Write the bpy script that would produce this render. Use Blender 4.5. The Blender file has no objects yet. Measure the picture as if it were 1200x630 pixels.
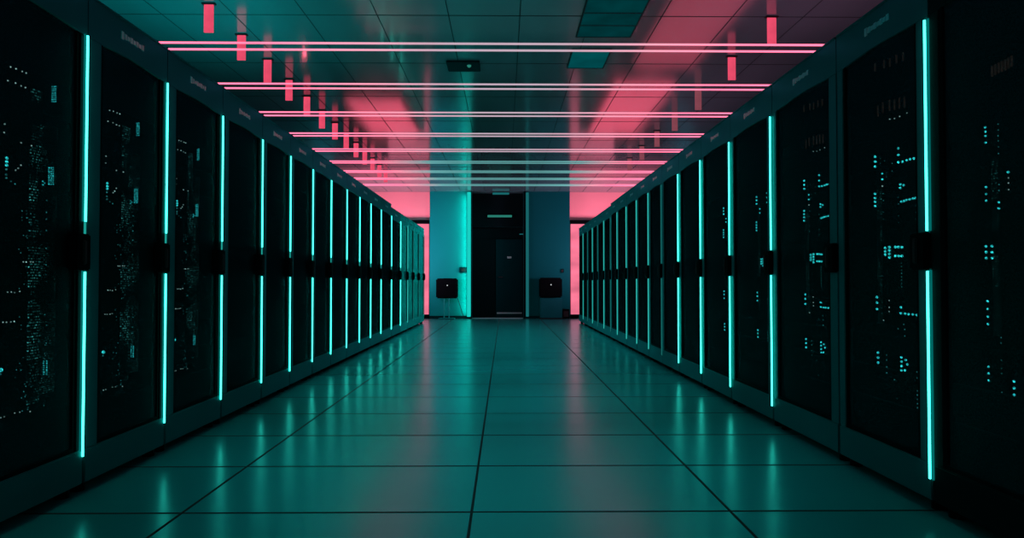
import bpy, bmesh, math, random
from mathutils import Vector, Matrix
R = math.radians
SC = bpy.context.scene
COL = SC.collection
random.seed(7)

# ------------------------------------------------------------------ materials
def new_mat(name):
    m = bpy.data.materials.new(name); m.use_nodes = True
    nt = m.node_tree; nt.nodes.clear()
    out = nt.nodes.new('ShaderNodeOutputMaterial')
    return m, nt, out

def pbr(name, col, rough=.5, metal=0., spec=.5, noise=0., nscale=6., bump=0., bscale=80., rvar=0., stretch=None, tint=(1, 1, 1)):
    m, nt, out = new_mat(name)
    b = nt.nodes.new('ShaderNodeBsdfPrincipled')
    b.inputs['Base Color'].default_value = (*col, 1)
    b.inputs['Roughness'].default_value = rough
    b.inputs['Metallic'].default_value = metal
    b.inputs['Specular IOR Level'].default_value = spec
    b.inputs['Specular Tint'].default_value = (*tint, 1)
    tc = nt.nodes.new('ShaderNodeTexCoord')
    src = tc.outputs['Object']
    if stretch:
        mp = nt.nodes.new('ShaderNodeMapping'); mp.inputs['Scale'].default_value = stretch
        nt.links.new(src, mp.inputs['Vector']); src = mp.outputs['Vector']
    n = nt.nodes.new('ShaderNodeTexNoise'); n.inputs['Scale'].default_value = nscale
    n.inputs['Detail'].default_value = 4
    nt.links.new(src, n.inputs['Vector'])
    if noise:
        mx = nt.nodes.new('ShaderNodeMix'); mx.data_type = 'RGBA'
        mx.inputs['A'].default_value = (*[c*(1-noise) for c in col], 1)
        mx.inputs['B'].default_value = (*[min(1, c*(1+noise)) for c in col], 1)
        nt.links.new(n.outputs['Fac'], mx.inputs['Factor'])
        nt.links.new(mx.outputs['Result'], b.inputs['Base Color'])
    if rvar:
        mr = nt.nodes.new('ShaderNodeMapRange')
        mr.inputs['To Min'].default_value = max(.02, rough-rvar); mr.inputs['To Max'].default_value = rough+rvar
        nt.links.new(n.outputs['Fac'], mr.inputs['Value'])
        nt.links.new(mr.outputs['Result'], b.inputs['Roughness'])
    if bump:
        n2 = nt.nodes.new('ShaderNodeTexNoise'); n2.inputs['Scale'].default_value = bscale
        nt.links.new(src, n2.inputs['Vector'])
        bp = nt.nodes.new('ShaderNodeBump'); bp.inputs['Strength'].default_value = bump
        bp.inputs['Distance'].default_value = .01
        nt.links.new(n2.outputs['Fac'], bp.inputs['Height']); nt.links.new(bp.outputs['Normal'], b.inputs['Normal'])
    if tint != (1, 1, 1):
        b.inputs['Specular IOR Level'].default_value = 0
        b.inputs['IOR'].default_value = 1.0
        g = nt.nodes.new('ShaderNodeBsdfGlossy'); g.inputs[0].default_value = (*tint, 1); g.inputs['Roughness'].default_value = rough
        fr = nt.nodes.new('ShaderNodeFresnel'); fr.inputs[0].default_value = 1.2+.5*spec
        mx = nt.nodes.new('ShaderNodeMixShader')
        nt.links.new(fr.outputs[0], mx.inputs[0]); nt.links.new(b.outputs[0], mx.inputs[1]); nt.links.new(g.outputs[0], mx.inputs[2])
        b = mx
    nt.links.new(b.outputs[0], out.inputs[0])
    return m

def glow(name, col, s, noise=0., nscale=3., stretch=(1, 1, 1)):
    m, nt, out = new_mat(name)
    e = nt.nodes.new('ShaderNodeEmission')
    e.inputs[0].default_value = (*col, 1); e.inputs[1].default_value = s
    if noise:
        tc = nt.nodes.new('ShaderNodeTexCoord'); mp = nt.nodes.new('ShaderNodeMapping')
        mp.inputs['Scale'].default_value = stretch
        n = nt.nodes.new('ShaderNodeTexNoise'); n.inputs['Scale'].default_value = nscale
        mr = nt.nodes.new('ShaderNodeMapRange')
        mr.inputs['From Min'].default_value = .3; mr.inputs['From Max'].default_value = .7
        mr.inputs['To Min'].default_value = s*(1-noise); mr.inputs['To Max'].default_value = s*(1+noise)
        nt.links.new(tc.outputs['Object'], mp.inputs[0]); nt.links.new(mp.outputs[0], n.inputs['Vector'])
        nt.links.new(n.outputs['Fac'], mr.inputs['Value']); nt.links.new(mr.outputs[0], e.inputs[1])
    nt.links.new(e.outputs[0], out.inputs[0])
    return m

def tube_mat(name='pink neon tube', mid=(.66, .50, .60, 1), pos=.15):
    """pink neon: paler in the middle of its length, saturated pink at the ends"""
    m, nt, out = new_mat(name)
    tc = nt.nodes.new('ShaderNodeTexCoord'); sx = nt.nodes.new('ShaderNodeSeparateXYZ')
    ab = nt.nodes.new('ShaderNodeMath'); ab.operation = 'ABSOLUTE'
    rp = nt.nodes.new('ShaderNodeValToRGB'); e = nt.nodes.new('ShaderNodeEmission')
    mr = nt.nodes.new('ShaderNodeMapRange')
    mr.inputs['From Max'].default_value = 1.75
    nt.links.new(tc.outputs['Object'], sx.inputs[0]); nt.links.new(sx.outputs[0], ab.inputs[0])
    nt.links.new(ab.outputs[0], mr.inputs['Value']); nt.links.new(mr.outputs[0], rp.inputs[0])
    c = rp.color_ramp
    c.elements[0].color = mid; c.elements[0].position = pos
    c.elements[1].color = (1.0, .17, .30, 1); c.elements[1].position = .75
    ms = nt.nodes.new('ShaderNodeMapRange'); ms.inputs['From Min'].default_value = .4
    ms.inputs['From Max'].default_value = 1.6; ms.inputs['To Min'].default_value = .85; ms.inputs['To Max'].default_value = 1.9
    nt.links.new(ab.outputs[0], ms.inputs['Value']); nt.links.new(ms.outputs[0], e.inputs[1])
    nt.links.new(rp.outputs[0], e.inputs[0]); nt.links.new(e.outputs[0], out.inputs[0])
    return m

def door_mat():
    """black perforated steel mesh door: fine holes let the dark inside show"""
    m, nt, out = new_mat('perforated black door')
    d = nt.nodes.new('ShaderNodeBsdfDiffuse'); d.inputs[0].default_value = (.001, .008, .009, 1)
    g = nt.nodes.new('ShaderNodeBsdfGlossy'); g.inputs[0].default_value = (.001, .035, .04, 1); g.inputs['Roughness'].default_value = .4
    b = nt.nodes.new('ShaderNodeAddShader')
    nt.links.new(d.outputs[0], b.inputs[0]); nt.links.new(g.outputs[0], b.inputs[1])
    t = nt.nodes.new('ShaderNodeBsdfTransparent')
    tc = nt.nodes.new('ShaderNodeTexCoord'); mp = nt.nodes.new('ShaderNodeMapping')
    mp.inputs['Scale'].default_value = (1, 1, 1)
    v = nt.nodes.new('ShaderNodeTexVoronoi'); v.inputs['Scale'].default_value = 160
    mr = nt.nodes.new('ShaderNodeMapRange'); mr.inputs['From Min'].default_value = .2; mr.inputs['From Max'].default_value = .6
    mr.inputs['To Min'].default_value = .15; mr.inputs['To Max'].default_value = .75
    nt.links.new(tc.outputs['Object'], mp.inputs[0]); nt.links.new(mp.outputs[0], v.inputs['Vector'])
    nt.links.new(v.outputs['Distance'], mr.inputs['Value'])
    mx = nt.nodes.new('ShaderNodeMixShader')
    nt.links.new(mr.outputs[0], mx.inputs[0]); nt.links.new(t.outputs[0], mx.inputs[1]); nt.links.new(b.outputs[0], mx.inputs[2])
    nt.links.new(mx.outputs[0], out.inputs[0])
    return m

def lattice_mat(name, col, s, fy=110., fz=75., thr=.45):
    """dim rows of equipment lights: a fine lattice of points, some dark, in object space"""
    m, nt, out = new_mat(name)
    N = nt.nodes.new; L = nt.links.new
    tc = N('ShaderNodeTexCoord'); sx = N('ShaderNodeSeparateXYZ'); L(tc.outputs['Object'], sx.inputs[0])
    def cell(sock, f, width):
        a = N('ShaderNodeMath'); a.operation = 'MULTIPLY'; a.inputs[1].default_value = f; L(sock, a.inputs[0])
        fr = N('ShaderNodeMath'); fr.operation = 'FRACT'; L(a.outputs[0], fr.inputs[0])
        lt = N('ShaderNodeMath'); lt.operation = 'LESS_THAN'; lt.inputs[1].default_value = width; L(fr.outputs[0], lt.inputs[0])
        fl = N('ShaderNodeMath'); fl.operation = 'FLOOR'; L(a.outputs[0], fl.inputs[0])
        return lt.outputs[0], fl.outputs[0]
    dy, iy = cell(sx.outputs[1], fy, .55); dz, iz = cell(sx.outputs[2], fz, .45)
    cb = N('ShaderNodeCombineXYZ'); L(iy, cb.inputs[0]); L(iz, cb.inputs[1])
    wn = N('ShaderNodeTexWhiteNoise'); wn.noise_dimensions = '3D'; L(cb.outputs[0], wn.inputs['Vector'])
    n = N('ShaderNodeTexNoise'); n.inputs['Scale'].default_value = 9; L(tc.outputs['Object'], n.inputs['Vector'])
    p = N('ShaderNodeMath'); p.operation = 'POWER'; p.inputs[1].default_value = 3; L(wn.outputs['Value'], p.inputs[0])
    mr = N('ShaderNodeMapRange'); mr.inputs['From Min'].default_value = thr; mr.inputs['From Max'].default_value = .7
    L(n.outputs['Fac'], mr.inputs['Value'])
    def mul(a, b):
        q = N('ShaderNodeMath'); q.operation = 'MULTIPLY'; L(a, q.inputs[0]); L(b, q.inputs[1]); return q.outputs[0]
    v = mul(mul(dy, dz), mul(p.outputs[0], mr.outputs[0]))
    sc = N('ShaderNodeMath'); sc.operation = 'MULTIPLY'; sc.inputs[1].default_value = s; L(v, sc.inputs[0])
    e = N('ShaderNodeEmission'); e.inputs[0].default_value = (*col, 1); L(sc.outputs[0], e.inputs[1])
    L(e.outputs[0], out.inputs[0])
    return m

def ceil_mat():
    m = pbr('ceiling tile', (.065, .27, .28), rough=.13, spec=.9, noise=.25, nscale=1.3, rvar=.07, bump=.10, bscale=3, stretch=(1.6, .25, 1))
    return m

M = dict(
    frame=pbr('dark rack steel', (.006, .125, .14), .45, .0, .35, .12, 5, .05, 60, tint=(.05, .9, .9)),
    frame_far=pbr('rack steel with teal light in colour', (.02, .42, .42), .35, .0, .6, .1, 5, tint=(.05, .9, .9)),  # teal light on the far racks is put into this paler colour
    body=pbr('black cabinet steel', (.003, .012, .014), .6, spec=.1, noise=.2, tint=(.02, .3, .3)),
    inside=pbr('black equipment fronts', (.002, .005, .006), .8, spec=.0, noise=.3, nscale=20, tint=(.02, .2, .2)),
    door=door_mat(),
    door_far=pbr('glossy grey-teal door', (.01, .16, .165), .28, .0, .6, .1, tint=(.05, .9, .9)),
    rubber=pbr('black plastic', (.002, .004, .005), .55, spec=.1, noise=.2, tint=(.02, .2, .2)),
    gap=pbr('dark seam', (.002, .010, .012), .8, noise=.1),
    seam=pbr('soft ceiling joint', (.02, .07, .07), .8, noise=.1, tint=(.02, .2, .2)),
    floor=pbr('satin raised floor panel', (.006, .42, .43), .22, 0, .85, .10, 1.1, .02, 5, .05, tint=(.62, .97, .95)),
    ceil=ceil_mat(),
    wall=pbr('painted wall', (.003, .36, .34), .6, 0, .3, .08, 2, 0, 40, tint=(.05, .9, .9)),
    wall_dim=pbr('wall with dim light in colour', (.002, .12, .125), .6, 0, .3, .08, 2, tint=(.05, .9, .9)),  # wall paint again, its weaker light put into a darker colour
    wall_dark=pbr('dark recess paint', (.002, .010, .012), .6, 0, .1, .1, 2, tint=(.02, .3, .3)),
    leaf=pbr('dark door leaf', (.001, .030, .033), .6, 0, .1, .1, 2, tint=(.02, .3, .3)),
    sign=pbr('pale sign plate', (.25, .55, .55), .4, 0, .4, .05, 5),
    logo=pbr('pale silver badge', (.03, .75, .80), .35, .0, .6, .05, 30),
    led_teal=glow('teal light strip', (.05, 1.0, .80), 4.4),
    led_halo=glow('teal strip halo', (.0, .28, .26), .5),  # soft halo around the strips, painted as weak emission
    halo_weak=glow('weak strip halo', (.0, .12, .12), .5),
    led_tail=glow('dim teal strip end', (.02, .55, .47), .6),
    led_weak=glow('weak teal strip', (.05, .80, .70), .8),
    led_off=glow('nearly unlit strip', (.03, .40, .37), .35),
    ind=glow('cyan indicator', (.03, .78, .80), 3.2),
    disp=glow('cyan port display', (.03, .70, .74), 1.6),
    ind_dim=glow('dim cyan indicator', (.05, .45, .45), .9),
    ind_white=glow('pale indicator', (.45, .85, .80), 1.5),
    ind_warm=glow('faint brown indicator', (.22, .16, .13), .14),
    lattice=lattice_mat('dim lattice of equipment lights', (.12, .9, .86), 1.5, 170., 95.),
    lattice2=lattice_mat('very dim lattice of equipment lights', (.12, .8, .75), .55, 190, 120, .42),
    tube=tube_mat(),
    tube_far=tube_mat('pink neon tube, teal-grey middle', (.14, .42, .42, 1), .45),
    hang=glow('pink lit blade', (.83, .075, .15), .95, .12, 9),
    hang2=glow('dim pink lit blade', (.40, .10, .14), .55, .12, 9),
    pinkp=glow('backlit pink panel', (.98, .20, .32), .95, .30, 2.2, (.3, 1, 1)),
    pinkw=pbr('white wall tinted with pink light', (.85, .55, .60), .5, 0, .3, .06, 2),  # white paint with the pink light tinted into its colour
    wash=glow('teal wall wash lamp', (.01, .62, .54), 1.0),
    wash2=glow('dim teal wall wash lamp', (.02, .28, .30), .45),
    cpanel=glow('dim teal ceiling panel', (.0, .07, .078), .9, .2, 3),
    cpanel2=glow('dimmer teal ceiling panel', (.0, .045, .05), .7, .3, 3),
    signlit=glow('dim green lamp face', (.03, .28, .22), .7),
    white=glow('white status light', (.7, .8, .8), .9),
)

# ------------------------------------------------------------------ mesh helpers
class MB:
    def __init__(s): s.bm = bmesh.new()
    def box(s, x0, x1, y0, y1, z0, z1, bev=0):
        if x0 > x1: x0, x1 = x1, x0
        r = bmesh.ops.create_cube(s.bm, size=1)
        vs = r['verts']
        for v in vs:
            v.co = Vector(((x0+x1)/2+v.co.x*(x1-x0), (y0+y1)/2+v.co.y*(y1-y0), (z0+z1)/2+v.co.z*(z1-z0)))
        if bev:
            es = list({e for v in vs for e in v.link_edges})
            bmesh.ops.bevel(s.bm, geom=es, offset=bev, segments=2, affect='EDGES')
        return s
    def cyl(s, p0, p1, r, n=12, r2=None):
        p0, p1 = Vector(p0), Vector(p1); d = p1-p0
        res = bmesh.ops.create_cone(s.bm, cap_ends=True, segments=n, radius1=r, radius2=r if r2 is None else r2, depth=d.length)
        q = Vector((0, 0, 1)).rotation_difference(d.normalized())
        for v in res['verts']: v.co = q @ v.co + (p0+p1)/2
        return s
    def ball(s, c, r, sub=1):
        res = bmesh.ops.create_icosphere(s.bm, subdivisions=sub, radius=r)
        for v in res['verts']: v.co = v.co + Vector(c)
        return s
    def prism_yz(s, pts, x0, x1):
        a = [s.bm.verts.new((x0, y, z)) for y, z in pts]; b = [s.bm.verts.new((x1, y, z)) for y, z in pts]
        s.bm.faces.new(a); s.bm.faces.new(b[::-1]); n = len(pts)
        for i in range(n): s.bm.faces.new((a[i], b[i], b[(i+1) % n], a[(i+1) % n]))
        bmesh.ops.recalc_face_normals(s.bm, faces=s.bm.faces)
        return s
    def build(s, name, mat, parent=None, kind=None):
        me = bpy.data.meshes.new(name); s.bm.to_mesh(me); s.bm.free()
        me.materials.append(M[mat] if isinstance(mat, str) else mat)
        o = bpy.data.objects.new(name, me); COL.objects.link(o)
        if parent is not None: o.parent = parent
        if kind: o['kind'] = kind
        return o

def thing(name, label, cat, loc=(0, 0, 0), group=None):
    o = bpy.data.objects.new(name, None); COL.objects.link(o); o.empty_display_size = .1
    o.location = loc; o['label'] = label; o['category'] = cat
    if group: o['group'] = group
    return o
def struct(mb, name, mat): 
    o = mb.build(name, mat); o['kind'] = 'structure'; return o

ORD = ['nearest', 'second', 'third', 'fourth', 'fifth', 'sixth', 'seventh', 'eighth', 'ninth', 'tenth', 'eleventh',
       'twelfth', 'thirteenth', 'fourteenth', 'fifteenth', 'sixteenth', 'seventeenth', 'eighteenth']

# ------------------------------------------------------------------ indicator patterns, metres (offset along the rack, height)
# kind: b bright, d dim, w pale, p warm
PL_LED = [(0.267,1.659,'w',0.003,1),(0.295,1.661,'w',0.003,1),(0.326,1.661,'w',0.003,1),(0.348,1.662,'w',0.003,1),(0.255,1.606,'w',0.003,1),(0.293,1.608,'w',0.003,1),(0.322,1.606,'w',0.003,1),(0.344,1.606,'w',0.003,1),(0.242,1.446,'w',0.003,2),(0.24,1.415,'w',0.003,2),(0.326,1.396,'w',0.003,2),(0.381,1.397,'w',0.003,2),(0.313,1.299,'w',0.003,2),(0.326,1.313,'w',0.003,2),(0.3,1.29,'w',0.003,2),(0.495,1.653,'d',0.003,3),(0.505,1.656,'b',0.003,3),(0.515,1.659,'b',0.003,3),(0.495,1.644,'b',0.003,3),(0.505,1.647,'b',0.003,3),(0.515,1.65,'b',0.003,3),(0.495,1.636,'b',0.003,3),(0.505,1.639,'b',0.003,3),(0.515,1.642,'d',0.003,3),(0.495,1.627,'b',0.003,3),(0.505,1.63,'d',0.003,3),(0.515,1.633,'b',0.003,3),(0.495,1.619,'d',0.003,3),(0.505,1.622,'b',0.003,3),(0.515,1.625,'b',0.003,3),(0.495,1.611,'b',0.003,3),(0.505,1.613,'b',0.003,3),(0.515,1.616,'b',0.003,3),(0.495,1.602,'b',0.003,3),(0.505,1.605,'b',0.003,3),(0.515,1.608,'d',0.003,3),(0.495,1.594,'b',0.003,3),(0.505,1.596,'d',0.003,3),(0.515,1.599,'b',0.003,3),(0.482,1.33,'b',0.0033,4),(0.495,1.332,'b',0.0033,4),(0.507,1.334,'b',0.0033,4),(0.482,1.322,'b',0.0033,4),(0.495,1.324,'b',0.0033,4),(0.507,1.326,'b',0.0033,4),(0.482,1.314,'b',0.0033,4),(0.495,1.316,'b',0.0033,4),(0.507,1.318,'b',0.0033,4),(0.482,1.306,'b',0.0033,4),(0.495,1.308,'b',0.0033,4),(0.507,1.31,'b',0.0033,4),(0.482,1.298,'b',0.0033,4),(0.495,1.3,'b',0.0033,4),(0.507,1.302,'b',0.0033,4),(0.482,1.29,'b',0.0033,4),(0.495,1.292,'b',0.0033,4),(0.507,1.294,'b',0.0033,4),(0.482,1.282,'b',0.0033,4),(0.495,1.284,'b',0.0033,4),(0.507,1.286,'b',0.0033,4),(0.482,1.274,'b',0.0033,4),(0.495,1.276,'b',0.0033,4),(0.507,1.277,'b',0.0033,4),(0.482,1.266,'b',0.0033,4),(0.495,1.267,'b',0.0033,4),(0.507,1.269,'b',0.0033,4),(0.447,1.271,'d',0.0035,4),(0.447,1.258,'d',0.0035,4),(0.457,1.266,'d',0.0035,4),(0.255,1.326,'b',0.0042,5),(0.255,1.313,'b',0.0042,5),(0.255,1.301,'b',0.0042,5),(0.255,1.286,'d',0.0042,5),(0.255,1.267,'d',0.0042,5),(0.255,1.255,'d',0.0042,5),(0.278,1.246,'d',0.003,5),(0.3,1.24,'d',0.003,5),(0.467,0.576,'b',0.0033,6),(0.485,0.574,'b',0.0033,6),(0.467,0.568,'b',0.0033,6),(0.485,0.566,'b',0.0033,6),(0.467,0.559,'b',0.0033,6),(0.485,0.557,'b',0.0033,6),(0.467,0.551,'b',0.0033,6),(0.485,0.549,'b',0.0033,6),(0.467,0.543,'b',0.0033,6),(0.485,0.54,'b',0.0033,6),(0.467,0.534,'b',0.0033,6),(0.485,0.532,'b',0.0033,6),(0.467,0.526,'b',0.0033,6),(0.485,0.524,'b',0.0033,6),(0.24,0.571,'b',0.006,7),(0.24,0.556,'d',0.004,7),(0.348,0.957,'w',0.0028,8),(0.362,0.957,'w',0.0028,8),(0.385,0.958,'w',0.0028,8),(0.399,0.958,'w',0.0028,8),(0.269,0.846,'w',0.0028,8),(0.287,0.846,'w',0.0028,8),(0.304,0.844,'w',0.0028,8),(0.33,0.848,'w',0.0028,8),(0.248,0.739,'w',0.0028,8),(0.265,0.738,'w',0.0028,8),(0.287,0.738,'w',0.0028,8),(0.304,0.739,'w',0.0028,8),(0.244,0.402,'w',0.0026,9),(0.261,0.402,'w',0.0026,9),(0.313,0.405,'w',0.0026,9),(0.339,0.403,'w',0.0026,9),(0.395,0.396,'w',0.0026,9),(0.472,1.201,'d',0.0028,10),(0.472,1.154,'d',0.0028,10),(0.472,1.128,'d',0.0028,10),(0.472,1.084,'d',0.0028,10),(0.472,1.014,'d',0.0028,10),(0.472,0.95,'d',0.0028,10),(0.332,0.754,'d',0.0022,11),(0.342,0.708,'d',0.0022,11),(0.363,1.122,'d',0.0022,11),(0.314,0.534,'d',0.0022,11),(0.333,0.99,'d',0.0022,11),(0.394,0.809,'d',0.0022,11),(0.381,0.805,'d',0.0022,11),(0.364,1.056,'d',0.0022,11),(0.364,0.503,'d',0.0022,11),(0.355,0.602,'d',0.0022,11),(0.367,1.123,'d',0.0022,11),(0.374,0.716,'d',0.0022,11),(0.337,1.145,'d',0.0022,11),(0.383,0.807,'d',0.0022,11),(0.371,0.494,'d',0.0022,11),(0.371,0.461,'d',0.0022,11),(0.344,0.557,'d',0.0022,11),(0.348,0.454,'d',0.0022,11),(0.384,1.099,'d',0.0022,11),(0.324,1.003,'d',0.0022,11),(0.392,0.836,'d',0.0022,11),(0.363,0.94,'d',0.0022,11),(0.354,0.875,'d',0.0022,11),(0.341,0.723,'d',0.0022,11),(0.36,0.476,'d',0.0022,11),(0.368,0.456,'d',0.0022,11),(0.383,0.405,'d',0.0022,11),(0.367,1.047,'d',0.0022,11),(0.383,0.425,'d',0.0022,11),(0.387,0.732,'d',0.0022,11),(0.371,1.01,'d',0.0022,11),(0.38,0.729,'d',0.0022,11),(0.336,1.121,'d',0.0022,11),(0.382,0.406,'d',0.0022,11),(0.32,0.561,'d',0.0022,11),(0.346,1.055,'d',0.0022,11),(0.336,0.583,'d',0.0022,11),(0.384,1.14,'d',0.0022,11),(0.362,1.137,'d',0.0022,11),(0.371,0.917,'d',0.0022,11),(0.385,0.413,'d',0.0022,11),(0.353,0.405,'d',0.0022,11),(0.338,1.111,'d',0.0022,11),(0.361,1.148,'d',0.0022,11),(0.328,0.858,'d',0.0022,11),(0.362,1.052,'d',0.0022,11),(0.468,0.453,'d',0.002,12),(0.472,0.404,'d',0.002,12),(0.481,0.714,'d',0.002,12),(0.474,0.638,'d',0.002,12),(0.477,0.597,'d',0.002,12),(0.475,0.584,'d',0.002,12),(0.481,0.645,'d',0.002,12),(0.474,0.531,'d',0.002,12),(0.471,0.756,'d',0.002,12),(0.482,0.637,'d',0.002,12),(0.475,0.911,'d',0.002,12),(0.473,0.606,'d',0.002,12),(0.467,0.588,'d',0.002,12),(0.477,0.885,'d',0.002,12),(0.476,0.667,'d',0.002,12),(0.477,0.728,'d',0.002,12)]
PN_LED = [(0.452,1.419,'b',0.003,1),(0.452,1.404,'b',0.003,1),(0.452,1.389,'b',0.003,1),(0.452,1.366,'b',0.003,1),(0.452,1.211,'b',0.003,1),(0.452,1.187,'b',0.003,1),(0.452,1.164,'b',0.003,1),(0.452,0.816,'b',0.003,1),(0.452,0.789,'b',0.003,1),(0.452,0.763,'b',0.003,1),(0.452,0.737,'b',0.003,1),(0.452,0.59,'b',0.003,1),(0.452,0.567,'b',0.003,1),(0.452,0.543,'b',0.003,1),(0.456,1.006,'b',0.0036,1),(0.427,1.005,'b',0.0036,1),(0.456,0.986,'b',0.0036,1),(0.427,0.984,'b',0.0036,1),(0.456,0.965,'b',0.0036,1),(0.427,0.964,'b',0.0036,1),(0.392,1.416,'d',0.0025,1),(0.392,1.396,'d',0.0025,1),(0.392,1.376,'d',0.0025,1),(0.392,1.359,'d',0.0025,1),(0.392,1.339,'d',0.0025,1),(0.392,1.316,'d',0.0025,1),(0.392,1.211,'d',0.0025,1),(0.392,1.191,'d',0.0025,1),(0.392,0.695,'d',0.0025,1),(0.392,0.677,'d',0.0025,1),(0.392,0.62,'d',0.0025,1),(0.392,0.592,'d',0.0025,1),(0.392,0.575,'d',0.0025,1),(0.392,0.512,'d',0.0025,1),(0.392,1.151,'b',0.003,1),(0.392,1.131,'b',0.003,1),(0.347,1.246,'b',0.0035,1),(0.347,1.227,'w',0.0025,1),(0.347,1.21,'w',0.0025,1),(0.347,1.188,'w',0.0025,1),(0.335,0.557,'b',0.0035,1),(0.335,0.535,'b',0.0035,1),(0.335,0.513,'b',0.0035,1),(0.415,1.603,'p',0.006,1),(0.4,1.604,'p',0.006,1),(0.384,1.605,'p',0.006,1),(0.369,1.606,'p',0.006,1),(0.354,1.606,'p',0.006,1),(0.339,1.607,'p',0.006,1),(0.324,1.608,'p',0.006,1)]
PR_LED = [(0.427,1.849,'p',0.006,1),(0.354,1.84,'p',0.006,1),(0.309,1.833,'p',0.006,1),(0.259,1.831,'p',0.006,1),(0.211,1.826,'p',0.006,1),(0.407,1.646,'p',0.008,2),(0.367,1.651,'p',0.008,2),(0.315,1.648,'p',0.008,2),(0.277,1.642,'p',0.008,2),(0.241,1.639,'p',0.008,2),(0.205,1.633,'p',0.008,2),(0.315,1.588,'w',0.003,2),(0.277,1.582,'w',0.003,2),(0.241,1.582,'w',0.003,2),(0.187,1.583,'w',0.003,2),(0.434,1.447,'b',0.0045,3),(0.434,1.425,'b',0.0045,3),(0.434,1.402,'b',0.0045,3),(0.393,1.432,'d',0.002,3),(0.393,1.41,'d',0.002,3),(0.36,1.415,'d',0.002,3),(0.253,1.449,'b',0.004,4),(0.253,1.421,'b',0.004,4),(0.253,1.39,'b',0.004,4),(0.223,1.387,'b',0.004,4),(0.193,1.387,'b',0.004,4),(0.17,1.388,'b',0.004,4),(0.144,1.386,'b',0.004,4),(0.377,1.362,'b',0.0035,5),(0.377,1.336,'b',0.0035,5),(0.377,1.306,'w',0.0035,5),(0.347,1.361,'d',0.002,5),(0.347,1.342,'d',0.002,5),(0.302,1.394,'d',0.002,5),(0.302,1.361,'d',0.002,5),(0.438,1.28,'b',0.0043,6),(0.438,1.261,'b',0.0043,6),(0.438,1.244,'b',0.0043,6),(0.438,1.225,'b',0.0043,6),(0.241,1.294,'b',0.0038,7),(0.241,1.279,'b',0.0038,7),(0.217,1.287,'b',0.0038,7),(0.235,1.22,'b',0.0038,7),(0.217,1.221,'b',0.0038,7),(0.199,1.223,'b',0.0038,7),(0.176,1.223,'b',0.0038,7),(0.153,1.224,'b',0.0038,7),(0.136,1.223,'b',0.0038,7),(0.373,1.272,'d',0.0025,8),(0.259,1.242,'d',0.0022,8),(0.373,1.242,'d',0.0025,8),(0.259,1.214,'d',0.0022,8),(0.373,1.19,'d',0.0025,8),(0.259,1.163,'d',0.0022,8),(0.373,1.16,'d',0.0025,8),(0.259,1.135,'d',0.0022,8),(0.136,1.193,'d',0.0022,8),(0.136,1.165,'d',0.0022,8),(0.136,1.138,'d',0.0022,8),(0.36,1.032,'b',0.0046,9),(0.36,1.017,'b',0.0046,9),(0.36,1.003,'b',0.0046,9),(0.328,1.034,'b',0.0046,9),(0.328,1.02,'b',0.0046,9),(0.328,1.005,'b',0.0046,9),(0.328,0.99,'b',0.0046,9),(0.283,1.032,'b',0.0046,9),(0.259,1.031,'b',0.0046,9),(0.235,1.029,'b',0.0046,9),(0.283,0.994,'b',0.0046,9),(0.259,0.993,'b',0.0046,9),(0.235,0.992,'b',0.0046,9),(0.241,0.962,'d',0.0025,10),(0.241,0.948,'d',0.0025,10),(0.241,0.933,'d',0.0025,10),(0.241,0.919,'d',0.0025,10),(0.241,0.905,'d',0.0025,10),(0.241,0.891,'d',0.0025,10),(0.241,0.876,'d',0.0025,10),(0.241,0.862,'d',0.0025,10),(0.431,0.815,'b',0.0045,11),(0.431,0.791,'b',0.0045,11),(0.431,0.762,'b',0.0045,11),(0.334,0.803,'w',0.0028,11),(0.334,0.773,'w',0.0028,11),(0.334,0.755,'w',0.0028,11),(0.38,0.715,'w',0.0028,11),(0.247,0.776,'b',0.0038,12),(0.247,0.751,'b',0.0038,12),(0.217,0.751,'b',0.0038,12),(0.193,0.75,'b',0.0038,12),(0.164,0.75,'b',0.0038,12),(0.136,0.749,'b',0.0038,12),(0.271,0.685,'d',0.003,12),(0.229,0.706,'d',0.003,12),(0.223,0.685,'d',0.003,12),(0.223,0.657,'d',0.003,12),(0.427,0.568,'b',0.0043,13),(0.427,0.546,'b',0.0043,13),(0.427,0.523,'b',0.0043,13),(0.247,0.566,'b',0.0038,14),(0.247,0.548,'b',0.0038,14),(0.247,0.53,'b',0.0038,14),(0.247,0.512,'b',0.0038,14),(0.217,0.558,'b',0.0038,14),(0.205,0.542,'b',0.0038,14),(0.223,0.515,'b',0.0038,14),(0.36,0.564,'d',0.003,15),(0.36,0.542,'d',0.003,15),(0.36,0.512,'d',0.003,15),(0.36,0.486,'d',0.003,15),(0.141,0.519,'d',0.003,15),(0.141,0.495,'d',0.003,15),(0.141,0.443,'d',0.003,15),(0.141,0.426,'d',0.003,15),(0.141,0.408,'d',0.003,15),(0.141,0.391,'d',0.003,15),(0.141,0.374,'d',0.003,15),(0.302,0.465,'d',0.003,15),(0.283,0.388,'d',0.003,15)]

DL, DR = 1.757, 1.643
TOP = 2.095

LEDM = {}
def led_mesh(kd, r):
    if (kd, r) not in LEDM:
        g = MB()
        if kd == 'p': g.box(-.003, .003, -.002, .002, -r*3, r*3)
        else: g.ball((0, 0, 0), r*(1.35 if kd == 'b' else 1))
        o = g.build('indicator_light', {'b': 'ind', 'w': 'ind_white', 'p': 'ind_warm'}[kd])
        LEDM[(kd, r)] = o.data; bpy.data.objects.remove(o)
    return LEDM[(kd, r)]

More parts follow.
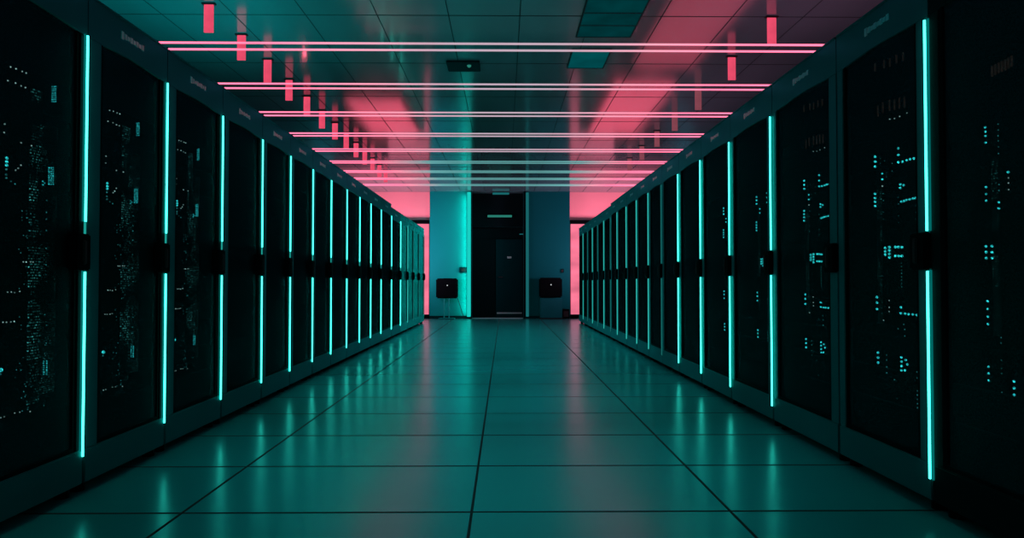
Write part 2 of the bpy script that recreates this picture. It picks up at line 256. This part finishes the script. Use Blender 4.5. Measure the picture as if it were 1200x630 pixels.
def rack(s, y0, y1, idx, label, lit='on', leds=0, shift=0., far=False, top=TOP):
    """s=-1 left row, +1 right row. Origin at the rack's front near corner on the floor; x grows away from the aisle."""
    D = DL if s < 0 else DR
    t = thing('server_rack', label, 'server rack', (s*D, y0, 0), 'server racks in the left row' if s < 0 else 'server racks in the right row')
    w = y1-y0-.008
    fm = 'frame_far' if far else 'body' if (s > 0 and idx < 2) else 'frame'  # near right racks take black, far ones pale: light falloff put into colour
    # door opening along y
    a, b = (.095, w-.045) if s < 0 else (.08, w-.055)
    zd0, zd1 = .185, top-.165
    # carcass
    c = MB(); dep = 1.08
    c.box(s*.05, s*dep, .004, w, .045, top-.004)
    c.build('cabinet', 'body', t)
    f = MB()
    f.box(s*.046, s*.052, a-.01, b+.01, zd0-.01, zd1+.01)
    for k in range(11):
        zz = zd0+.05+k*.145
        f.box(s*.036, s*.050, a, b, zz, zz+.125, .003)
    f.build('equipment_front', 'inside', t)
    # header with slightly arched lower edge
    n = 8
    pts = [(0, top), (0, zd1-.012)]
    for i in range(n+1):
        q = i/n; yy = a+(b-a)*q
        pts.append((yy, zd1-.012+.011*math.sin(math.pi*q)))
    pts += [(w, zd1-.012), (w, top)]
    MB().prism_yz(pts, 0, s*.05).build('header_panel', fm, t)
    MB().box(s*-.006, s*.05, .004, w-.004, top-.006, top+.004, .002).build('top_lip', fm, t)
    MB().box(0, s*.05, 0, a, zd0, zd1-.012, .003).build('side_stile', fm, t)
    MB().box(0, s*.05, b, w, zd0, zd1-.012, .003).build('side_stile', 'body' if s < 0 else fm, t)
    MB().box(s*-.004, s*.05, .003, w-.003, .045, zd0, .004).build('plinth', fm, t)
    for yy in (.02, w-.075):
        MB().cyl((s*.055, yy+.03, 0), (s*.055, yy+.03, .05), .028, 12).build('foot', 'rubber', t)
    MB().box(s*.10, s*dep-.02*s, .04, w-.04, .012, .046).build('base_skirt', 'gap', t)
    # door
    d = MB(); d.box(s*.010, s*.014, a, b, zd0, zd1)
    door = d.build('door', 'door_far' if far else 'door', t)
    e = MB(); fw = .016
    e.box(s*.004, s*.02, a, a+fw, zd0, zd1); e.box(s*.004, s*.02, b-fw, b, zd0, zd1)
    e.box(s*.004, s*.02, a+fw, b-fw, zd0, zd0+fw)
    e.build('door_frame', 'door_far' if far else 'rubber', door)
    # latch block on the strip line
    sy = w-.012 if s < 0 else .006
    l = MB()
    if s < 0: l.box(s*-.026, s*.01, w-.095, w+.002, .93, 1.082, .006)
    else: l.box(s*-.026, s*.01, -.0, .095, .93, 1.075, .006)
    lt = l.build('door_latch', 'rubber', t)
    k = MB(); yk = w-.05 if s < 0 else .05
    k.box(s*-.036, s*-.024, yk-.012, yk+.012, .955, 1.055, .004); k.build('latch_handle', 'gap', lt)
    # light strips
    m = {'on': 'led_teal', 'weak': 'led_weak', 'off': 'led_off'}.get(lit)
    if m:
        zl, zh = (.16, 1.915) if s < 0 else (.128, 1.90)
        up0 = 1.135 if s < 0 else 1.08
        MB().cyl((s*-.009, sy, zl), (s*-.009, sy, .925), .0045, 10).build('light_strip', m, t)
        MB().cyl((s*-.009, sy, up0), (s*-.009, sy, zh), .0045, 10).build('light_strip', m, t)
        if s < 0: MB().cyl((s*-.007, sy, 1.083), (s*-.007, sy, up0), .0045, 10).build('strip_tail', 'led_tail', t)
        MB().box(s*-.001, s*.003, sy-.010, sy+.010, zl-.004, .929).build('strip_halo', 'led_halo' if lit == 'on' else 'halo_weak', t)  # flat glowing band added behind the strip as its soft halo
        MB().box(s*-.001, s*.003, sy-.010, sy+.010, up0, zh+.004).build('strip_halo', 'led_halo' if lit == 'on' else 'halo_weak', t)
    # badge on the header: a taller first block then a low bar, too small to read
    yc = w*.5; zc = top-.077
    g = MB(); sg = 1 if s < 0 else -1
    L = .085
    g.box(s*-.004, s*.002, yc-sg*L-.010, yc-sg*L+.010, zc-.020, zc+.016)
    for i in range(7):
        cy = yc-sg*(L-.027-i*.0245)
        g.box(s*-.004, s*.002, cy-.0095, cy+.0095, zc-.014+.003*(i % 2), zc+.012-.004*((i*3) % 2))
    g.build('badge', 'logo', t)
    # indicators
    if leds:
        pat = PL_LED if s < 0 else PN_LED if idx == 1 else PR_LED
        many, grids = MB(), {}
        nm = 0
        for (u, v, kd, r, cl) in pat:
            if leds == 2 and kd != 'b': continue
            uu = u+shift
            if uu < a+.01 or uu > b-.01: continue
            if s < 0 and cl in (3, 4, 6): grids.setdefault(cl, []).append((uu, v, r))
            elif kd == 'd': many.ball((s*.028, uu, v), r); nm += 1
            else:
                o = bpy.data.objects.new('indicator_light', led_mesh(kd, r)); COL.objects.link(o)
                o.parent = t; o.location = (s*.027, uu, v)
        if nm: many.build('indicator_lights', 'ind_dim', t, 'stuff')
        else: many.bm.free()
        for cl, L2 in sorted(grids.items()):
            g = MB()
            for (uu, v, r) in L2: g.ball((s*.027, uu, v), r)
            g.build('indicator_display', 'disp', t, 'stuff')
        if s < 0:
            for (u0, u1, v0, v1, mt) in L_LATTICE:
                p0, p1 = max(a+.01, u0+shift), min(b-.01, u1+shift)
                if p1 > p0: MB().box(s*.030, s*.036, p0, p1, v0, v1).build('port_lights', mt, t)
        else:
            for (u0, u1, v0, v1, mt) in R_LATTICE:
                p0, p1 = max(a+.01, u0+shift), min(b-.01, u1+shift)
                if p1 > p0: MB().box(s*.030, s*.036, p0, p1, v0, v1).build('port_lights', mt, t)
    return t

L_LATTICE = [(.385, .445, .42, 1.62, 'lattice'), (.455, .535, .45, 1.5, 'lattice2')]
R_LATTICE = [(.40, .43, .7, 1.4, 'lattice2')]

LB = [1.525, 2.205, 2.885, 3.565, 4.265, 4.965, 5.615, 6.27, 6.93, 7.62, 8.29, 8.98, 9.73, 10.62, 11.55, 12.4, 13.2, 14.05, 14.95]
RB = [1.17, 1.89, 2.612, 3.345, 4.158, 4.928, 5.662, 6.395, 7.08, 7.73, 8.42, 9.13, 9.87, 10.50, 11.20, 11.95, 12.65, 13.4, 14.15, 14.98]

for i in range(len(LB)-1):
    y0, y1 = LB[i], LB[i+1]
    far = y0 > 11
    lo = y0 > 10.0
    leds, sh = {1: (1, .0), 2: (1, -.06), 3: (1, -.085)}.get(i, (0, 0))
    if i == 0: lab = 'black rack beside the camera in the left row, outside the frame'; leds, sh = 1, 0
    elif i == 1: lab = 'rack at the left edge, dense columns of tiny cyan lights behind its black mesh door'
    elif i == 2: lab = 'second black rack in the left row, scattered cyan lights, pale badge on its header'
    elif i == 3: lab = 'third rack in the left row, smaller fainter indicator lights than the rack before it'
    elif far: lab = '%s rack from the camera, left row, with a glossy teal door' % ORD[i-1]
    else: lab = '%s rack from the camera, left row, black door and lit teal strip' % ORD[i-1]
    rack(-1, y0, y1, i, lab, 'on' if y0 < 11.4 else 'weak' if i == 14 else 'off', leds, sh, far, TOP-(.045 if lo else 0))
for i in range(len(RB)-1):
    y0, y1 = RB[i], RB[i+1]
    lo = y0 > 10.3
    leds, sh = {1: (1, 0.), 2: (1, 0.), 3: (1, -.005), 4: (2, -.10), 5: (2, -.19)}.get(i, (0, 0))
    lit = 'on'
    if i in (3,): lit = None
    elif i == 8: lit = 'off'
    elif i in (13, 15, 17): lit = 'off'
    elif i >= 5: lit = 'on' if i in (5, 6, 7) else 'weak'
    if i == 0: lab = 'black rack beside the camera in the right row, outside the frame'
    elif i == 1: lab = 'nearly black rack at the right edge with a few columns of cyan dots'
    elif i == 2: lab = 'second black rack in the right row, bright teal strip and many cyan indicator clusters'
    elif i == 3: lab = 'third black rack in the right row, the near one with no lit strip'
    elif i in (8, 13, 15, 17): lab = '%s rack from the camera, right row, its edge strip almost unlit' % ORD[i-1]
    else: lab = '%s rack from the camera, right row, black door and teal strip' % ORD[i-1]
    if i == 0: leds, sh = 1, .05
    rack(1, y0, y1, i, lab, lit, leds, sh, False, TOP-(.03 if lo else 0))

# ------------------------------------------------------------------ the room
YB, H = 16.76, 3.12
XL, XR = -4.2, 4.2
fl = MB(); fl.box(XL-.1, XR+.1, -3, YB+1.3, -.08, 0); struct(fl, 'floor', 'floor')
jm = MB()
for x in (-1.232, -.125, .871): jm.box(x-.0055, x+.0055, -3, YB-.02, 0, .0012)
y = 2.64-.66*7
while y < YB-.3:
    q = .0065 if y < 4.5 else .004; jm.box(-2.6, 2.5, y-q, y+q, 0, .0010); y += .66
struct(jm, 'trim_1', 'gap')
ce = MB(); ce.box(XL-.1, XR+.1, -3, YB+1.3, H, H+.08); struct(ce, 'ceiling', 'ceil')
cj = MB()
for k in range(-7, 7):
    x = .13+.598*k-.0
    cj.box(x-.004, x+.004, -3, YB-.02, H-.002, H)
y = 5.69-1.25*6
while y < YB-.3:
    cj.box(XL, XR, y-.005, y+.005, H-.002, H); y += 1.25
struct(cj, 'trim_2', 'seam')
struct(MB().box(XL-.1, XL, -3, YB+1.3, 0, H), 'wall_left', 'wall')
struct(MB().box(XR, XR+.1, -3, YB+1.3, 0, H), 'wall_right', 'wall')
# far wall: side bays lit pink above a dark rail
BX0, BX1 = -1.83, 1.61
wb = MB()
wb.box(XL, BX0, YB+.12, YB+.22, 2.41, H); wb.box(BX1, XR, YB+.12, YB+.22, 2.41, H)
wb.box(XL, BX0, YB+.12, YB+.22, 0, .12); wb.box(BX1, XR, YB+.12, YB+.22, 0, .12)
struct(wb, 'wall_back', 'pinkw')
rl = MB(); rl.box(XL, BX0-.005, YB-.0, YB+.14, 2.33, 2.42); rl.box(BX1+.005, XR, YB-.0, YB+.14, 2.33, 2.42); struct(rl, 'trim_3', 'rubber')
bb = MB(); bb.box(XL, BX0-.005, YB-.0, YB+.14, 0, .10); bb.box(BX1+.005, XR, YB-.0, YB+.14, 0, .10); struct(bb, 'baseboard_back', 'rubber')
for s, x0, x1 in ((-1, -2.9, BX0), (1, BX1, 2.75)):
    t = thing('light_panel', 'tall glowing pink panel at the far end beyond the %s rack row' % ('left' if s < 0 else 'right'), 'light panel', ((x0+x1)/2, YB+.12, .10), 'pink light panels on the far wall')
    cx = (x0+x1)/2
    MB().box(x0-cx+.03, x1-cx-.03, -.02, .0, 0, 2.23).build('diffuser', 'pinkp', t)
    f = MB(); f.box(x0-cx, x0-cx+.03, -.03, .0, 0, 2.23); f.box(x1-cx-.03, x1-cx, -.03, 0, 0, 2.23)
    f.build('frame', 'gap', t)
# centre block either side of the dark doorway
OX0, OX1 = -.815, .524
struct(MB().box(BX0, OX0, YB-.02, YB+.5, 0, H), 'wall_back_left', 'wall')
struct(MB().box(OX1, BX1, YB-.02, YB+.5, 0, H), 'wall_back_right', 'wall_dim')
struct(MB().box(OX0, OX1, YB+.5, YB+.6, 0, H), 'wall_recess', 'wall_dark')
rc = MB(); rc.box(OX0, OX0+.012, YB-.03, YB+.5, 0, H); rc.box(OX1-.05, OX1, YB-.03, YB+.5, 0, H); rc.box(OX0+.012, OX1-.05, YB+.36, YB+.5, 2.28, H)
struct(rc, 'trim_4', 'wall_dark')
struct(MB().box(BX0, OX0, YB-.035, YB-.02, 0, .07), 'baseboard_left', 'leaf')
struct(MB().box(OX1, BX1, YB-.035, YB-.02, 0, .07), 'baseboard_right', 'leaf')
# dark door
dr = MB().box(-.215, .455, YB+.42, YB+.47, .02, 1.97, .004).build('door_1', 'leaf'); dr['kind'] = 'structure'
dr2 = MB().box(-.80, -.235, YB+.44, YB+.48, .02, 1.97, .004).build('door_2', 'wall_dark'); dr2['kind'] = 'structure'
MB().box(.07, .18, YB+.412, YB+.42, 1.49, 1.54).build('door_sign', 'sign', dr)
MB().box(-.19, .44, YB+.410, YB+.42, .10, .135).build('kick_plate', 'sign', dr)
hm = MB(); hm.cyl((-.14, YB+.38, 1.02), (-.14, YB+.42, 1.02), .015); hm.box(-.15, -.03, YB+.37, YB+.385, 1.01, 1.03); hm.build('door_handle', 'gap', dr)
th = MB().box(-.79, .46, YB+.02, YB+.10, 0, .018).build('trim_5', 'sign'); th['kind'] = 'structure'
def bar_lamp(label, x0, x1, z, y, h, m):
    t = thing('wall_lamp', label, 'lamp', ((x0+x1)/2, y, z), None)
    c = (x1-x0)/2
    MB().box(-c, c, -.015, .02, -h/2, h/2, .004).build('diffuser', m, t)
    MB().box(-c-.01, c+.01, .01, .04, -h/2-.012, h/2+.012, .004).build('housing', 'rubber', t)
bar_lamp('long dim green lamp mounted on the dark wall above the far door', -.42, .19, 2.545, YB+.32, .055, 'signlit')
bar_lamp('short dim lamp at the top of the doorway, against the ceiling', -.29, .12, 3.075, YB+.03, .05, 'wash2')
bar_lamp('tiny dim lamp at the right jamb above the door', .38, .50, 2.10, YB+.40, .02, 'wash2')

# vertical wall washers either side of the doorway
def washer(label, x, w, m, prot):
    t = thing('wall_light', label, 'wall light', (x, YB-.02, 0), 'vertical lights beside the doorway')
    MB().box(-w/2, w/2, -prot, -.0, .05, H-.03, .004).build('diffuser', m, t)
    MB().box(-w/2-.004, w/2+.004, -prot*.5, .0, .03, .05).build('end_cap', 'rubber', t)
washer('bright vertical teal light along the left edge of the dark doorway', OX0-.05, .085, 'wash', .10)
washer('dim vertical teal light along the right edge of the dark doorway', OX1+.04, .07, 'wash2', .05)

# dark screens on stands in front of the centre block
def screen(label, x0, x1, z0, z1, ped):
    cx = (x0+x1)/2; w = (x1-x0)/2
    t = thing('monitor', label, 'monitor', (cx, YB-.22, 0), 'black monitors flanking the doorway')
    b = MB(); b.box(-w, w, -.05, .05, z0, z1, .03); sc = b.build('screen', 'rubber', t)
    MB().cyl((.01, -.055, z1-.17), (.01, -.045, z1-.17), .014).build('status_light', 'white', sc)
    MB().box(-w+.06, w-.06, .05, .11, z0+.08, z1-.08, .01).build('back_housing', 'gap', t)
    if ped:
        MB().box(-w+.03, w-.0, -.04, .14, .02, z0-.02, .01).build('pedestal', 'frame', t)
        MB().box(-w+.01, w+.02, -.06, .16, 0, .025, .005).build('base', 'gap', t)
    else:
        for xx in (-.07, .05):
            MB().cyl((xx, 0, .02), (xx, 0, z0+.02), .014).build('post', 'frame_far', t)
        MB().box(-w+.06, w-.08, -.12, .14, 0, .022, .006).build('base', 'frame', t)
        c = MB(); p = None
        for i in range(9):
            q = i/8; P = (w-.03+.17*q, .06, (z0+.03)*(1-q)**1.0+.02)
            if p: c.cyl(p, P, .007, 6)
            p = P
        c.build('cable', 'gap', t)
screen('black square monitor on two thin posts, left of the dark doorway', -1.65, -1.12, .50, .985, False)
screen('black square monitor on a broad pedestal, right of the dark doorway', .84, 1.40, .52, 1.0, True)
def plate(name, label, cat, x0, x1, z0, z1, m, dep=.03, y=None):
    t = thing(name, label, cat, ((x0+x1)/2, YB-.022, (z0+z1)/2))
    w, h = (x1-x0)/2, (z1-z0)/2
    MB().box(-w, w, -dep, 0, -h, h, .006).build('plate', m, t)
    MB().box(-w*.5, w*.5, -dep-.006, -dep, -h*.5, h*.5, .002).build('socket', 'gap', t)
plate('wall_outlet', 'small dim socket plate on the teal wall above the left monitor', 'outlet', -1.10, -.90, 1.12, 1.26, 'leaf')
plate('wall_outlet', 'small dark socket on the wall up right of the right monitor', 'outlet', 1.38, 1.46, 1.12, 1.22, 'leaf')
t = thing('floor_box', 'small dark box on the floor right of the right monitor', 'box', (1.50, YB-.10, 0))
MB().box(-.085, .085, -.05, .06, 0, .24, .008).build('case', 'rubber', t)
MB().box(-.06, .06, -.056, -.05, .05, .19, .002).build('grille', 'gap', t)

# ------------------------------------------------------------------ neon bars lying across the aisle on the rack tops
X0, X1 = -DL-.03, DR+.08
for k, y in zip(range(-2, 9), (2.1, 2.83, 3.566, 4.29, 5.0, 5.70, 6.37, 7.0, 7.6, 8.12, 8.64)):
    if k < 0: lab = 'pair of pink neon tubes across the aisle overhead, %s' % ('just behind the camera' if k == -2 else 'above the camera')
    else: lab = ('%s pair of pink neon tubes from the camera, spanning the aisle between rack tops' % ORD[k])
    t = thing('neon_light', lab, 'neon light', (0, y, TOP+.022), 'pink neon light bars over the aisle')
    for dy in (-.05, .05):
        c = MB(); c.cyl((X0, dy, 0), (X1, dy, 0), .0055, 10); c.build('tube', 'tube' if k < 5 else 'tube_far', t)
        for x in (X0, X1):
            MB().box(x-.007, x+.007, dy-.009, dy+.009, -.018, .009, .003).build('end_cap', 'rubber', t)
    for x in (X0, X1): MB().box(x-.008, x+.008, -.06, .06, -.016, -.004).build('end_bracket', 'rubber', t)

# hanging blades lit pink
def hanger(s, x, y, k, m):
    t = thing('pendant_light', '%s pink blade-shaped light hanging from the ceiling over the %s racks' % (ORD[k], 'left' if s < 0 else 'right'), 'pendant light', (x, y, H), 'pink pendant blades over the %s row' % ('left' if s < 0 else 'right'))
    MB().box(-.055, .055, -.02, .02, -.012, -.002, .003).build('mount_plate', 'gap', t)
    MB().box(-.038, .038, -.006, .006, -.225, -.012, .002).build('blade', m, t)
    MB().box(-.038, .038, -.008, .008, -.237, -.225, .002).build('bottom_edge', m, t)
for k in range(13): hanger(-1, -2.37, 5.46+.68*k, k, 'hang')
for k, y in enumerate((5.68, 6.69, 7.86, 8.95, 10.0, 11.1, 12.2)): hanger(1, 2.25, y, k, 'hang' if k < 2 else 'hang2')

# ceiling fittings
def cpanel(label, x0, x1, y0, y1, m, n):
    t = thing('ceiling_light', label, 'ceiling light', ((x0+x1)/2, (y0+y1)/2, H), 'dim teal panels in the ceiling')
    w, h = (x1-x0)/2, (y1-y0)/2
    MB().box(-w, w, -h, h, -.008, -.002).build('diffuser', m, t)
    f = MB(); q = .012
    f.box(-w-q, w+q, -h-q, -h, -.012, -.001); f.box(-w-q, w+q, h, h+q, -.012, -.001)
    f.box(-w-q, -w, -h, h, -.012, -.001); f.box(w, w+q, -h, h, -.012, -.001)
    for i in range(1, n): f.box(-w, w, -h+2*h*i/n-.006, -h+2*h*i/n+.006, -.012, -.008)
    f.build('frame', 'seam', t)
cpanel('dim teal ceiling panel right of centre, between the first two neon pairs', .66, 1.02, 6.50, 7.05, 'cpanel', 1)
cpanel('striped dim teal ceiling panel nearest the camera, right of centre', .66, 1.14, 5.05, 6.15, 'cpanel2', 4)
t = thing('ceiling_detector', 'small rectangular detector on the ceiling left of centre with a pale dot', 'detector', (-.42, 7.0, H))
MB().box(-.17, .17, -.16, .16, -.02, -.002, .006).build('housing', 'leaf', t)
MB().ball((.06, -.06, -.022), .022, 2).build('lens', 'signlit', t)

# ------------------------------------------------------------------ lights
def point(loc, col, p, size=0.):
    l = bpy.data.lights.new('lamp', 'POINT'); l.color = col; l.energy = p; l.shadow_soft_size = size
    o = bpy.data.objects.new('lamp', l); COL.objects.link(o); o.location = loc; return o
def spot(loc, tgt, col, p, ang, blend=1., size=0.):
    l = bpy.data.lights.new('fill_spot', 'SPOT'); l.color = col; l.energy = p; l.shadow_soft_size = size
    l.spot_size = R(ang); l.spot_blend = blend
    o = bpy.data.objects.new('fill_spot', l); COL.objects.link(o); o.location = loc
    o.rotation_euler = (Vector(tgt)-Vector(loc)).to_track_quat('-Z', 'Y').to_euler(); return o
TEAL = (.0, .80, .82); PINK = (1., .11, .20)
for y, p, a in ((.9, 48, 66), (3.2, 80, 66), (5.6, 105, 74), (8.2, 125, 90), (11.0, 140, 110), (13.4, 70, 110)):
    spot((0, y, 3.0), (0, y+.4, 0), TEAL, p, a, 1, .05)  # added teal fill above the aisle, no fitting there
def ceiling_fill(x, y, w, l, col, p):
    L = bpy.data.lights.new('ceiling_fill', 'AREA'); L.shape = 'RECTANGLE'; L.size = w; L.size_y = l; L.color = col; L.energy = p
    o = bpy.data.objects.new('ceiling_fill', L); COL.objects.link(o); o.location = (x, y, 2.13); o.rotation_euler = (R(180), 0, 0)
# unseen area lights added on the rack tops to wash the ceiling
ceiling_fill(2.3, 4.6, 1.0, 3.0, PINK, 18)
ceiling_fill(2.35, 8.4, .9, 3.4, PINK, 12)
ceiling_fill(2.3, 12.8, 1.0, 3.8, PINK, 26)
point((-2.5, 8.5, 2.5), PINK, .5, .02)  # pink fill added over the left racks, no fitting there
ceiling_fill(-2.35, 13.4, 1.0, 2.8, PINK, 20)
ceiling_fill(-2.35, 4.2, 1.0, 4.6, TEAL, 24)
# hidden fill lamps added behind the row ends to wash the far bays
for s in (-1, 1):
    L = bpy.data.lights.new('bay_fill', 'AREA'); L.shape = 'RECTANGLE'; L.size = .9; L.size_y = 1.2; L.color = (1., .24, .36); L.energy = 100
    o = bpy.data.objects.new('bay_fill', L); COL.objects.link(o); o.location = (s*2.5, 15.15, 1.3)
    o.rotation_euler = (Vector((s*2.2, YB, 2.9))-o.location).to_track_quat('-Z', 'Y').to_euler()
spot((-.3, 14.6, 2.9), (-1.2, 16.7, 1.8), TEAL, 45, 70, 1, .05)  # extra teal spot added to brighten the left end wall
# hidden lamp added beside the doorway edge to brighten the left panel
L = bpy.data.lights.new('edge_fill', 'AREA'); L.shape = 'RECTANGLE'; L.size = .05; L.size_y = 2.9; L.color = (0, 1, .86); L.energy = 7
o = bpy.data.objects.new('edge_fill', L); COL.objects.link(o)
o.matrix_world = Matrix(((0, 0, 1, OX0-.10), (1, 0, 0, YB-.10), (0, 1, 0, 1.56), (0, 0, 0, 1)))

w = bpy.data.worlds.new('World'); SC.world = w; w.use_nodes = True
w.node_tree.nodes['Background'].inputs[0].default_value = (.0, .045, .05, 1)
w.node_tree.nodes['Background'].inputs[1].default_value = .35

cam = bpy.data.cameras.new('Camera'); co = bpy.data.objects.new('Camera', cam); COL.objects.link(co)
cam.sensor_width = 36; cam.lens = 24.0; cam.clip_start = .05
co.location = (0, 0, .88)
co.rotation_euler = (R(90+1.146), 0, -R(.645))
SC.camera = co
SC.view_settings.view_transform = 'Standard'
SC.view_settings.look = 'None'
try:
    SC.cycles.use_denoising = True
    SC.cycles.max_bounces = 6; SC.cycles.transparent_max_bounces = 8
    SC.cycles.sample_clamp_indirect = 4
except Exception: pass
